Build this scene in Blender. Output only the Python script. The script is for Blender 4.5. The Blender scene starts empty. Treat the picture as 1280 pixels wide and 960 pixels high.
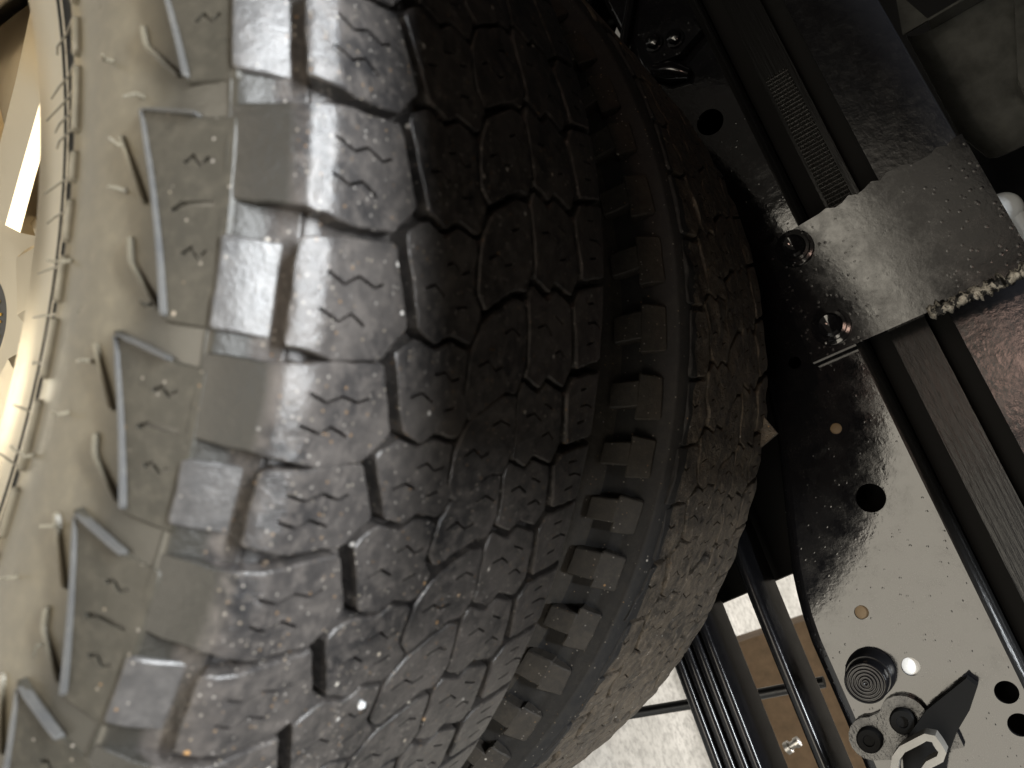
import bpy, bmesh, math, random
from mathutils import Vector, Matrix, noise
from mathutils.geometry import delaunay_2d_cdt

random.seed(7)
scene = bpy.context.scene
COL = scene.collection

# ------------------------------------------------------------------ camera
CAM = Vector((-0.2743, -0.3050, 0.4851))
RIGHT = Vector((0.4980, -0.3146, 0.8081))
DOWN = Vector((0.1125, -0.9005, -0.4200))
FWD = Vector((0.8598, 0.3001, -0.4131))
cd = bpy.data.cameras.new('camera')
cam = bpy.data.objects.new('camera', cd)
COL.objects.link(cam)
m = Matrix((RIGHT, -DOWN, -FWD)).transposed().to_4x4()
m.translation = CAM
cam.matrix_world = m
cd.sensor_width = 36.0
cd.lens = 1092.66 / 1280 * 36
cd.clip_start = 0.01
cd.clip_end = 60
cd.dof.use_dof = True
cd.dof.focus_distance = 0.70
cd.dof.aperture_fstop = 13.0
scene.camera = cam

# ------------------------------------------------------------------ world and lamps
w = bpy.data.worlds.new('World')
scene.world = w
w.use_nodes = True
bg = w.node_tree.nodes['Background']
bg.inputs[0].default_value = (1.0, 0.90, 0.76, 1)
bg.inputs[1].default_value = 0.13


def area(name, loc, target, sx, sy, power, color):
    l = bpy.data.lights.new(name, 'AREA')
    l.shape = 'RECTANGLE'
    l.size, l.size_y = sx, sy
    l.energy = power
    l.color = color
    o = bpy.data.objects.new(name, l)
    COL.objects.link(o)
    o.location = loc
    d = Vector(target) - Vector(loc)
    o.rotation_euler = d.to_track_quat('-Z', 'Y').to_euler()
    return o


# added warm panel, low outboard, standing in for floor and wall bounce
area('side_bounce_panel', (-1.9, -0.60, -0.01), (0.2, -0.60, -0.01), 3.0, 0.74, 44, (1.0, 0.915, 0.76))
# added taller panel farther forward, for the reflection on the hitch plate
area('front_bounce_panel', (-1.9, 0.65, 0.56), (0.4, 0.0, 0.5), 0.5, 0.36, 0.4, (1.0, 0.90, 0.74))
# cool ceiling fixture above and outboard of the wheel
cl = area('ceiling_light', (-0.37, -0.45, 1.90), (-0.10, -0.22, 0.36), 0.20, 1.5, 112, (0.93, 0.97, 1.0))
cl.rotation_euler = (0.0, -0.17, 0.0)      # long side runs along the truck
# small pinkish lamp added for the copper reflection on the sill panel
area('glint_lamp', (-1.85, 0.04, 0.74), (0.5, -0.2, 0.5), 0.28, 0.16, 2.2, (1.0, 0.66, 0.52))
# fixture lighting the floor on the far side of the truck
area('far_ceiling_light', (3.2, -1.0, 2.2), (2.4, -0.6, -0.4), 1.6, 1.2, 150, (1.0, 0.96, 0.90))

scene.view_settings.view_transform = 'Standard'
scene.view_settings.look = 'None'
scene.view_settings.exposure = 0.0
scene.view_settings.gamma = 1.0
scene.render.engine = 'CYCLES'


# ------------------------------------------------------------------ material helpers
class NT:
    def __init__(self, name):
        self.m = bpy.data.materials.new(name)
        self.m.use_nodes = True
        self.t = self.m.node_tree
        self.n = self.t.nodes
        self.b = self.n['Principled BSDF']
        self.pos = self.n.new('ShaderNodeNewGeometry').outputs['Position']

    def link(self, a, b):
        self.t.links.new(a, b)

    def noise(self, scale, detail=4, rough=0.55, vec=None):
        k = self.n.new('ShaderNodeTexNoise')
        k.inputs['Scale'].default_value = scale
        k.inputs['Detail'].default_value = detail
        k.inputs['Roughness'].default_value = rough
        self.link(vec or self.pos, k.inputs['Vector'])
        return k.outputs['Fac']

    def vor(self, scale, vec=None, rand=1.0):
        k = self.n.new('ShaderNodeTexVoronoi')
        k.inputs['Scale'].default_value = scale
        k.inputs['Randomness'].default_value = rand
        self.link(vec or self.pos, k.inputs['Vector'])
        return k.outputs['Distance'], k.outputs['Color']

    def ramp(self, fac, stops):
        k = self.n.new('ShaderNodeValToRGB')
        e = k.color_ramp.elements
        while len(e) < len(stops):
            e.new(0.5)
        for el, (p, c) in zip(e, stops):
            el.position = p
            el.color = (c, c, c, 1) if isinstance(c, (int, float)) else (*c, 1)
        self.link(fac, k.inputs[0])
        return k.outputs[0]

    def mix(self, fac, a, b, mode='MIX'):
        k = self.n.new('ShaderNodeMix')
        k.data_type = 'RGBA'
        k.blend_type = mode
        for s, v in ((k.inputs[0], fac), (k.inputs[6], a), (k.inputs[7], b)):
            if hasattr(v, 'is_output'):
                self.link(v, s)
            elif isinstance(v, (int, float)):
                s.default_value = v
            else:
                s.default_value = (*v, 1)
        return k.outputs[2]

    def math(self, op, a, b=0.0):
        k = self.n.new('ShaderNodeMath')
        k.operation = op
        for s, v in zip(k.inputs, (a, b)):
            if hasattr(v, 'is_output'):
                self.link(v, s)
            else:
                s.default_value = v
        return k.outputs[0]

    def mapping(self, scale, rot=(0, 0, 0)):
        k = self.n.new('ShaderNodeMapping')
        k.inputs['Scale'].default_value = scale
        k.inputs['Rotation'].default_value = rot
        self.link(self.pos, k.inputs['Vector'])
        return k.outputs[0]

    def bump(self, h, strength, dist, prev=None):
        k = self.n.new('ShaderNodeBump')
        k.inputs['Strength'].default_value = strength
        k.inputs['Distance'].default_value = dist
        self.link(h, k.inputs['Height'])
        if prev is not None:
            self.link(prev, k.inputs['Normal'])
        return k.outputs[0]

    def set(self, **kw):
        for k, v in kw.items():
            s = self.b.inputs[k.replace('_', ' ')]
            if hasattr(v, 'is_output'):
                self.link(v, s)
            elif isinstance(v, tuple):
                s.default_value = (*v, 1)
            else:
                s.default_value = v
        return self


def rubber(name, base, dust, dust_amt, speck, rough, rvar=0.15, fine=0.35, side=False, lump=0.0):
    t = NT(name)
    n1 = t.noise(38, 6, 0.65)
    n2 = t.noise(210, 4, 0.6)
    f = t.math('MULTIPLY', t.ramp(n1, [(0.32, 0.0), (0.72, 1.0)]), dust_amt)
    f2 = t.math('MULTIPLY', t.ramp(n2, [(0.45, 0.0), (0.68, 1.0)]), dust_amt)
    f = t.math('MULTIPLY', f, t.ramp(t.noise(11, 5, 0.6), [(0.3, 0.45), (0.65, 1.3)]))
    c = t.mix(f, base, dust)
    c = t.mix(f2, c, dust)
    if speck > 0:
        d, col = t.vor(230)
        sep = t.n.new('ShaderNodeSeparateColor')
        t.link(col, sep.inputs[0])
        on = t.math('GREATER_THAN', sep.outputs[0], 1 - speck * .45)
        small = t.ramp(d, [(0.13, 1.0), (0.24, 0.0)])
        sf = t.math('MULTIPLY', on, small)
        sc = t.ramp(sep.outputs[1], [(0.0, (0.55, 0.53, 0.50)), (0.6, (0.42, 0.38, 0.32)), (0.85, (0.35, 0.20, 0.08))])
        c = t.mix(sf, c, sc)
        d2, col2 = t.vor(520)
        sep2 = t.n.new('ShaderNodeSeparateColor')
        t.link(col2, sep2.inputs[0])
        on2 = t.math('GREATER_THAN', sep2.outputs[0], 1 - speck * 2.6)
        sf2 = t.math('MULTIPLY', on2, t.ramp(d2, [(0.15, 0.8), (0.3, 0.0)]))
        c = t.mix(sf2, c, t.ramp(sep2.outputs[1], [(0.0, (0.30, 0.28, 0.26)), (0.7, (0.22, 0.19, 0.15)), (0.9, (0.22, 0.13, 0.06))]))
    r = t.math('ADD', t.math('MULTIPLY', n1, rvar), rough - rvar / 2)
    if side:
        # shade on the shoulder block flanks, painted as a darker olive
        sx = t.n.new('ShaderNodeSeparateXYZ')
        t.link(t.pos, sx.inputs[0])
        e = t.math('ADD', t.math('MULTIPLY', sx.outputs[0], -1000.0), t.math('MULTIPLY', n1, 2.0))
        e = t.math('SUBTRACT', e, 100.6)
        e = t.math('MINIMUM', t.math('MAXIMUM', t.math('DIVIDE', e, 2.0), 0.0), 1.0)
        c = t.mix(e, c, (0.020, 0.0185, 0.015))
        r = t.math('ADD', r, t.math('MULTIPLY', e, 0.12))
    b = t.bump(t.noise(900, 3, 0.6), fine, 0.0004)
    b = t.bump(t.noise(420, 4, 0.65), fine * 0.5, 0.0006, b)
    b = t.bump(t.noise(120, 5, 0.6), fine, 0.0012, b)
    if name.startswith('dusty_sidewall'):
        # tan glare painted into the sidewall colour fades towards the shoulder
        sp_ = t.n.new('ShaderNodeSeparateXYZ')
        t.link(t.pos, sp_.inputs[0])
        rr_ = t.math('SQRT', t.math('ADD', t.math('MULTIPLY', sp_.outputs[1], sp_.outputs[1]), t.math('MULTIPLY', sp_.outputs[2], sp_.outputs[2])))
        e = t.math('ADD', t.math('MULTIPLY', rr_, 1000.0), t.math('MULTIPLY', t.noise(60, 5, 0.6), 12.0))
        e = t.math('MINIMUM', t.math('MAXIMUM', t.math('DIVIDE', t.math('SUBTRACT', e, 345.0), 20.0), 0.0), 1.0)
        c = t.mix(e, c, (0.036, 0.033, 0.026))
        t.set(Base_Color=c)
    if lump:
        b = t.bump(t.noise(75, 4, 0.6), lump, 0.004, b)
    t.set(Base_Color=c, Roughness=r, Normal=b)
    t.b.inputs['Specular IOR Level'].default_value = 0.5
    return t.m


def gloss_black(name, base=(0.006, 0.006, 0.007), rough=0.05, peel=0.07, spots=True, dust=0.25):
    t = NT(name)
    b = t.bump(t.noise(190, 3, 0.5), peel, 0.0008)
    b = t.bump(t.noise(620, 2, 0.5), peel * 0.6, 0.0003, b)
    n = t.noise(60, 6, 0.7)
    c = base
    if spots:
        d, col = t.vor(230)
        sep = t.n.new('ShaderNodeSeparateColor')
        t.link(col, sep.inputs[0])
        on = t.math('GREATER_THAN', sep.outputs[0], 0.80)
        s = t.math('MULTIPLY', on, t.ramp(d, [(0.0, 1.0), (0.38, 0.0)]))
        b = t.bump(s, 0.22 if name.startswith('gloss') else 0.10, 0.0012, b)
    fine = t.noise(1500, 2, 0.6)
    df = t.math('MULTIPLY', t.ramp(fine, [(0.62, 0.0), (0.72, 1.0)]), t.math('MULTIPLY', t.ramp(n, [(0.45, 0.0), (0.7, 1.0)]), dust))
    c = t.mix(df, base, (0.32, 0.29, 0.25))
    r = t.math('ADD', t.math('MULTIPLY', t.ramp(n, [(0.4, 0.0), (0.8, 1.0)]), 0.14), rough)
    if spots:
        r = t.math('ADD', r, t.math('MULTIPLY', s, 0.25))
    d3, col3 = t.vor(330)
    sep3 = t.n.new('ShaderNodeSeparateColor')
    t.link(col3, sep3.inputs[0])
    on3 = t.math('MULTIPLY', t.math('GREATER_THAN', sep3.outputs[0], 0.955 if name.startswith('gloss') else 0.99), t.ramp(d3, [(0.03, 0.6), (0.10, 0.0)]))
    c = t.mix(on3, c, (0.40, 0.37, 0.33))
    t.set(Base_Color=c, Roughness=r, Normal=b)
    return t.m


def simple(name, color, rough=0.5, metal=0.0, bump=0.0, scale=200, var=0.0):
    t = NT(name)
    c = color
    if var:
        c = t.mix(t.math('MULTIPLY', t.ramp(t.noise(30, 6, 0.65), [(0.35, 0.0), (0.7, 1.0)]), 1.0), color, tuple(x * (1 - var) for x in color))
    t.set(Base_Color=c, Roughness=rough, Metallic=metal)
    if bump:
        t.set(Normal=t.bump(t.noise(scale, 4, 0.6), bump, 0.001))
    return t.m


M = {}
M['step'] = rubber('step_rubber', (0.036, 0.035, 0.035), (0.100, 0.094, 0.090), 0.60, 0.03, 0.33, 0.20, fine=0.4)
M['tread'] = rubber('tread_rubber', (0.015, 0.0147, 0.0155), (0.088, 0.078, 0.071), 0.75, 0.10, 0.35, 0.22, fine=0.55, side=True)
M['tread_in'] = rubber('dusty_tread_rubber', (0.030, 0.026, 0.022), (0.150, 0.120, 0.088), 0.85, 0.07, 0.6, fine=1.6, lump=0.8)
M['side'] = rubber('dusty_sidewall_rubber', (0.125, 0.112, 0.084), (0.19, 0.168, 0.122), 0.5, 0.0, 0.30, 0.12, 0.10)  # tan stands in for glare and warm light on the sidewall
M['rib'] = rubber('glint_grey_rib_rubber', (0.06, 0.06, 0.06), (0.11, 0.105, 0.095), 0.4, 0.0, 0.26, 0.1, 0.15)  # lighter grey paints the highlight along the raised plate edges
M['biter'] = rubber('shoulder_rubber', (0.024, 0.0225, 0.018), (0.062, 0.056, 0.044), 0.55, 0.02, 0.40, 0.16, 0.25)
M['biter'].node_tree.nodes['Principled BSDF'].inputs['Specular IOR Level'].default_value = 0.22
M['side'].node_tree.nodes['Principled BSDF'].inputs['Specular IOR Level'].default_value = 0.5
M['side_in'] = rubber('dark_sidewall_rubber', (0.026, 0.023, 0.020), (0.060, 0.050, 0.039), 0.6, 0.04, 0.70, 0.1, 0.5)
M['paint'] = gloss_black('gloss_black_frame_paint')
M['paint_flat'] = gloss_black('satin_black_paint', rough=0.28, peel=0.1, spots=False, dust=0.15)
M['spring'] = gloss_black('black_spring_steel', rough=0.16, peel=0.06, spots=False, dust=0.12)
M['spring'].node_tree.nodes['Principled BSDF'].inputs['Specular IOR Level'].default_value = 0.30
M['plate'] = gloss_black('black_plate_paint', rough=0.10, peel=0.06, spots=True, dust=0.25)
M['panel'] = gloss_black('hammered_black_panel', rough=0.14, peel=0.22, spots=False, dust=0.05)
M['cast'] = gloss_black('textured_black_casting', rough=0.22, peel=0.75, spots=False, dust=0.5)
M['band'] = rubber('dark_band_rubber', (0.011, 0.011, 0.012), (0.030, 0.027, 0.024), 0.5, 0.03, 0.75, 0.1, 0.4)  # darker rubber for the inner tyre's smooth band and block walls
M['chrome'] = simple('polished_alloy', (0.42, 0.405, 0.37), 0.20, 1.0, 0.03, 90)
M['polish'] = simple('swirled_polished_alloy', (0.50, 0.45, 0.38), 0.15, 1.0, 0.35, 28)
M['alloy'] = simple('satin_alloy', (0.60, 0.52, 0.39), 0.30, 1.0, 0.03, 90)
M['cap'] = simple('dark_cap', (0.035, 0.033, 0.030), 0.35)
M['gold'] = simple('gold_print', (0.75, 0.50, 0.08), 0.4)
M['zinc'] = simple('grey_sheet_metal', (0.13, 0.13, 0.12), 0.30, 0.8, 0.10, 80, 0.5)
M['bare'] = simple('dull_grey_strap', (0.22, 0.21, 0.19), 0.45, 0.2, 0.3, 200, 0.3)
M['weld'] = simple('weld_bead', (0.34, 0.32, 0.28), 0.38, 0.5, 1.0, 500, 0.6)
_t = M['weld'].node_tree
_r = [n_ for n_ in _t.nodes if n_.type == 'VALTORGB'][0]
_m = [n_ for n_ in _t.nodes if n_.type == 'MIX'][0]
_m.inputs[7].default_value = (0.012, 0.012, 0.012, 1)
[n_ for n_ in _t.nodes if n_.type == 'TEX_NOISE'][0].inputs['Scale'].default_value = 130
_r.color_ramp.elements[0].position = 0.46
_r.color_ramp.elements[1].position = 0.54
M['white'] = simple('white_plastic', (0.82, 0.84, 0.85), 0.25, 0.0, 0.5, 140)
M['card'] = simple('brown_cardboard', (0.29, 0.20, 0.125), 0.8, 0.0, 0.2, 60, 0.35)
M['black'] = simple('matt_black', (0.006, 0.006, 0.006), 0.7)
M['black'].node_tree.nodes['Principled BSDF'].inputs['Specular IOR Level'].default_value = 0.12
M['backdrop'] = simple('tan_backdrop', (0.15, 0.10, 0.05), 0.6)
M['steel'] = simple('bare_steel', (0.55, 0.53, 0.50), 0.35, 1.0, 0.2, 200)


def concrete():
    t = NT('concrete')
    n = t.noise(6, 8, 0.7)
    c = t.mix(t.ramp(n, [(0.35, 0.0), (0.65, 1.0)]), (0.42, 0.41, 0.38), (0.60, 0.585, 0.55))
    c = t.mix(t.ramp(t.noise(45, 8, 0.75), [(0.46, 0.0), (0.60, 0.8)]), c, (0.26, 0.25, 0.23))
    t.set(Base_Color=c, Roughness=0.55, Normal=t.bump(t.noise(90, 6, 0.7), 0.4, 0.004))
    return t.m


M['concrete'] = concrete()


def woven():
    t = NT('woven_black_tape')
    v = t.mapping((1, 1, 1))
    sep = t.n.new('ShaderNodeSeparateXYZ')
    t.link(t.pos, sep.inputs[0])
    a = t.math('SINE', t.math('MULTIPLY', sep.outputs[1], 1500.0))
    b = t.math('SINE', t.math('MULTIPLY', sep.outputs[2], 1700.0))
    h = t.math('MAXIMUM', a, b)
    nb = t.bump(h, 0.8, 0.0012)
    nb = t.bump(t.noise(160, 5, 0.6), 0.4, 0.0015, nb)
    t.set(Base_Color=(0.012, 0.012, 0.011), Roughness=0.30, Normal=nb)
    return t.m


M['woven'] = woven()


def streaked():
    t = NT('streaked_black_paint')
    v = t.mapping((260, 18, 420))
    b = t.bump(t.noise(1.0, 4, 0.6, v), 0.35, 0.0012)
    t.set(Base_Color=(0.008, 0.008, 0.008), Roughness=0.22, Normal=b)
    return t.m


M['streak'] = streaked()
M['streak'].node_tree.nodes['Principled BSDF'].inputs['Specular IOR Level'].default_value = 0.2


# ------------------------------------------------------------------ object helpers
def obj(name, verts, faces, mat, parent=None, smooth=None):
    me = bpy.data.meshes.new(name)
    me.from_pydata([tuple(v) for v in verts], [], faces)
    me.materials.append(mat)
    if smooth is True:
        for p in me.polygons:
            p.use_smooth = True
    elif smooth is not None:
        for p, s in zip(me.polygons, smooth):
            p.use_smooth = bool(s)
    o = bpy.data.objects.new(name, me)
    COL.objects.link(o)
    if parent:
        o.parent = parent
    return o


def bobj(name, bm, mat, parent=None, smooth=False, bevel=0.0, seg=2):
    if bevel > 0:
        es = [e for e in bm.edges if len(e.link_faces) == 2 and e.calc_face_angle(0) > 0.5]
        bmesh.ops.bevel(bm, geom=es, offset=bevel, segments=seg, profile=0.6, affect='EDGES', clamp_overlap=True)
    bmesh.ops.recalc_face_normals(bm, faces=bm.faces[:])
    me = bpy.data.meshes.new(name)
    bm.to_mesh(me)
    bm.free()
    me.materials.append(mat)
    for p in me.polygons:
        p.use_smooth = smooth
    if smooth:
        me.set_sharp_from_angle(angle=math.radians(40))
    o = bpy.data.objects.new(name, me)
    COL.objects.link(o)
    if parent:
        o.parent = parent
    return o


def thing(name, loc, label, cat, group=None):
    o = bpy.data.objects.new(name, None)
    o.empty_display_size = 0.05
    COL.objects.link(o)
    o['label'] = label
    o['category'] = cat
    if group:
        o['group'] = group
    return o


def tag(o, label, cat, group=None):
    o['label'] = label
    o['category'] = cat
    if group:
        o['group'] = group
    return o


def box_bm(x0, x1, y0, y1, z0, z1):
    bm = bmesh.new()
    vs = [bm.verts.new((x, y, z)) for x in (x0, x1) for y in (y0, y1) for z in (z0, z1)]
    for f in ((0, 1, 3, 2), (4, 6, 7, 5), (0, 4, 5, 1), (2, 3, 7, 6), (0, 2, 6, 4), (1, 5, 7, 3)):
        bm.faces.new([vs[i] for i in f])
    return bm


def cyl_bm(c, axis, r, h, seg=32, r2=None, rings=None):
    """lathe along axis from c; rings = [(offset, radius), ...]"""
    a = Vector(axis).normalized()
    u = a.orthogonal().normalized()
    v = a.cross(u)
    rings = rings or [(0, r), (h, r2 if r2 is not None else r)]
    bm = bmesh.new()
    R = []
    for o, rr in rings:
        R.append([bm.verts.new(Vector(c) + a * o + (u * math.cos(2 * math.pi * i / seg) + v * math.sin(2 * math.pi * i / seg)) * max(rr, 1e-5)) for i in range(seg)])
    for A, B in zip(R, R[1:]):
        for i in range(seg):
            j = (i + 1) % seg
            bm.faces.new((A[i], A[j], B[j], B[i]))
    bm.faces.new(R[0][::-1])
    bm.faces.new(R[-1])
    return bm


def extrude_profile(prof, y0, y1, n=1, zfun=None):
    """closed profile (x,z) swept along Y"""
    bm = bmesh.new()
    R = []
    for k in range(n + 1):
        y = y0 + (y1 - y0) * k / n
        dz = zfun(y) if zfun else 0
        R.append([bm.verts.new((x, y, z + dz)) for x, z in prof])
    L = len(prof)
    for A, B in zip(R, R[1:]):
        for i in range(L):
            j = (i + 1) % L
            bm.faces.new((A[i], A[j], B[j], B[i]))
    bm.faces.new(R[0])
    bm.faces.new(R[-1][::-1])
    return bm


def tube_bm(pts, r, seg=10):
    bm = bmesh.new()
    pts = [Vector(p) for p in pts]
    R = []
    prev = None
    for i, p in enumerate(pts):
        t = (pts[min(i + 1, len(pts) - 1)] - pts[max(i - 1, 0)]).normalized()
        u = (prev - t * prev.dot(t)).normalized() if prev is not None else t.orthogonal().normalized()
        prev = u
        v = t.cross(u)
        rr = r[i] if isinstance(r, (list, tuple)) else r
        R.append([bm.verts.new(p + (u * math.cos(2 * math.pi * k / seg) + v * math.sin(2 * math.pi * k / seg)) * rr) for k in range(seg)])
    for A, B in zip(R, R[1:]):
        for k in range(seg):
            j = (k + 1) % seg
            bm.faces.new((A[k], A[j], B[j], B[k]))
    bm.faces.new(R[0][::-1])
    bm.faces.new(R[-1])
    return bm


def inpoly(p, poly):
    x, y = p
    c = False
    j = len(poly) - 1
    for i in range(len(poly)):
        xi, yi = poly[i]
        xj, yj = poly[j]
        if (yi > y) != (yj > y) and x < (xj - xi) * (y - yi) / (yj - yi) + xi:
            c = not c
        j = i
    return c


# ------------------------------------------------------------------ floor
fl = obj('floor', [(-6, -6, -0.402), (8, -6, -0.402), (8, 8, -0.402), (-6, 8, -0.402)], [(0, 1, 2, 3)], M['concrete'])
fl['kind'] = 'structure'

# ------------------------------------------------------------------ tyres
RT = 0.400
DEG = RT * 1000 * math.pi / 180          # mm of tread per degree
HALF = 98.0

# profile of the finished outer surface in (x, r) mm, as half (w >= 0 side mirrored)
_half = []
for i in range(0, 89, 4):
    _half.append((float(i), 401.2 - 1.6 * (i / 98.0) ** 2))
_half += [(90.6, 399.7), (91.6, 399.2), (97.6, 396.3), (98.4, 395.5), (101.5, 391.0), (104.6, 386.4), (107.2, 382.2), (109.2, 378.2),
          (110.8, 372.0), (112.6, 365.0), (114.5, 352.0), (115.2, 340.0), (115.0, 330.0), (113.6, 320.0), (111.0, 310.0),
          (107.0, 300.5), (102.0, 292.0), (97.0, 284.5), (93.5, 277.5), (91.5, 270.0)]
_W = [0.0]
for a, b in zip(_half, _half[1:]):
    _W.append(_W[-1] + math.hypot(b[0] - a[0], b[1] - a[1]))


def prof(wv):
    s = -1 if wv < 0 else 1
    a = abs(wv)
    if a >= _W[-1]:
        x, r = _half[-1]
        return (x * 1.06 if s > 0 else -x), r
    lo, hi = 0, len(_W) - 1
    while hi - lo > 1:
        md = (lo + hi) // 2
        if _W[md] <= a:
            lo = md
        else:
            hi = md
    t = (a - _W[lo]) / (_W[hi] - _W[lo])
    x = _half[lo][0] + t * (_half[hi][0] - _half[lo][0])
    r = _half[lo][1] + t * (_half[hi][1] - _half[lo][1])
    return (x * 1.06 if s > 0 else -x), r


def pnorm(wv):
    a = prof(wv - 0.8)
    b = prof(wv + 0.8)
    dx, dr = b[0] - a[0], b[1] - a[1]
    l = math.hypot(dx, dr) or 1
    return -dr / l, dx / l


def w_of_r(r):
    """profile coordinate on the outboard side (negative w) for a sidewall radius in mm"""
    for i in range(len(_half) - 1):
        if _half[i][1] >= r >= _half[i + 1][1]:
            t = (_half[i][1] - r) / (_half[i][1] - _half[i + 1][1])
            return -(_W[i] + t * (_W[i + 1] - _W[i]))
    return -_W[-1]


def surf(wv, s, h, xc):
    """w mm across, s mm around (0 on top, + to the rear), h mm off the surface -> metres"""
    x, r = prof(wv)
    nx, nr = pnorm(wv)
    x += nx * h
    r += nr * h
    th = math.radians(s / DEG)
    return Vector((xc + x / 1000, -r / 1000 * math.sin(th), r / 1000 * math.cos(th)))


def resample(poly, step, closed=True):
    out = []
    n = len(poly)
    for i in range(n if closed else n - 1):
        a, b = poly[i], poly[(i + 1) % n]
        L = math.hypot(b[0] - a[0], b[1] - a[1])
        k = max(1, int(round(L / step)))
        for j in range(k):
            t = j / k
            out.append((a[0] + (b[0] - a[0]) * t, a[1] + (b[1] - a[1]) * t))
    if not closed:
        out.append(poly[-1])
    return out


def area2(p):
    return sum(p[i][0] * p[(i + 1) % len(p)][1] - p[(i + 1) % len(p)][0] * p[i][1] for i in range(len(p))) / 2


def offset(poly, d):
    """positive d moves inwards for a counter-clockwise polygon"""
    n = len(poly)
    out = []
    for i in range(n):
        p0, p1, p2 = poly[i - 1], poly[i], poly[(i + 1) % n]
        e1 = (p1[0] - p0[0], p1[1] - p0[1])
        e2 = (p2[0] - p1[0], p2[1] - p1[1])
        l1 = math.hypot(*e1) or 1
        l2 = math.hypot(*e2) or 1
        n1 = (-e1[1] / l1, e1[0] / l1)
        n2 = (-e2[1] / l2, e2[0] / l2)
        k = 1 + n1[0] * n2[0] + n1[1] * n2[1]
        k = max(k, 0.5)
        out.append((p1[0] + d * (n1[0] + n2[0]) / k, p1[1] + d * (n1[1] + n2[1]) / k))
    return out


def slot(line, wd):
    """thin polygon around a polyline"""
    L, Rr = [], []
    n = len(line)
    for i, p in enumerate(line):
        a = line[max(i - 1, 0)]
        b = line[min(i + 1, n - 1)]
        dx, dy = b[0] - a[0], b[1] - a[1]
        l = math.hypot(dx, dy) or 1
        L.append((p[0] - dy / l * wd / 2, p[1] + dx / l * wd / 2))
        Rr.append((p[0] + dy / l * wd / 2, p[1] - dx / l * wd / 2))
    return L + Rr[::-1]


class Acc:
    def __init__(self):
        self.v, self.f, self.s = [], [], []

    def add(self, v, f, s):
        o = len(self.v)
        self.v += v
        self.f += [tuple(i + o for i in q) for q in f]
        self.s += s


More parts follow.
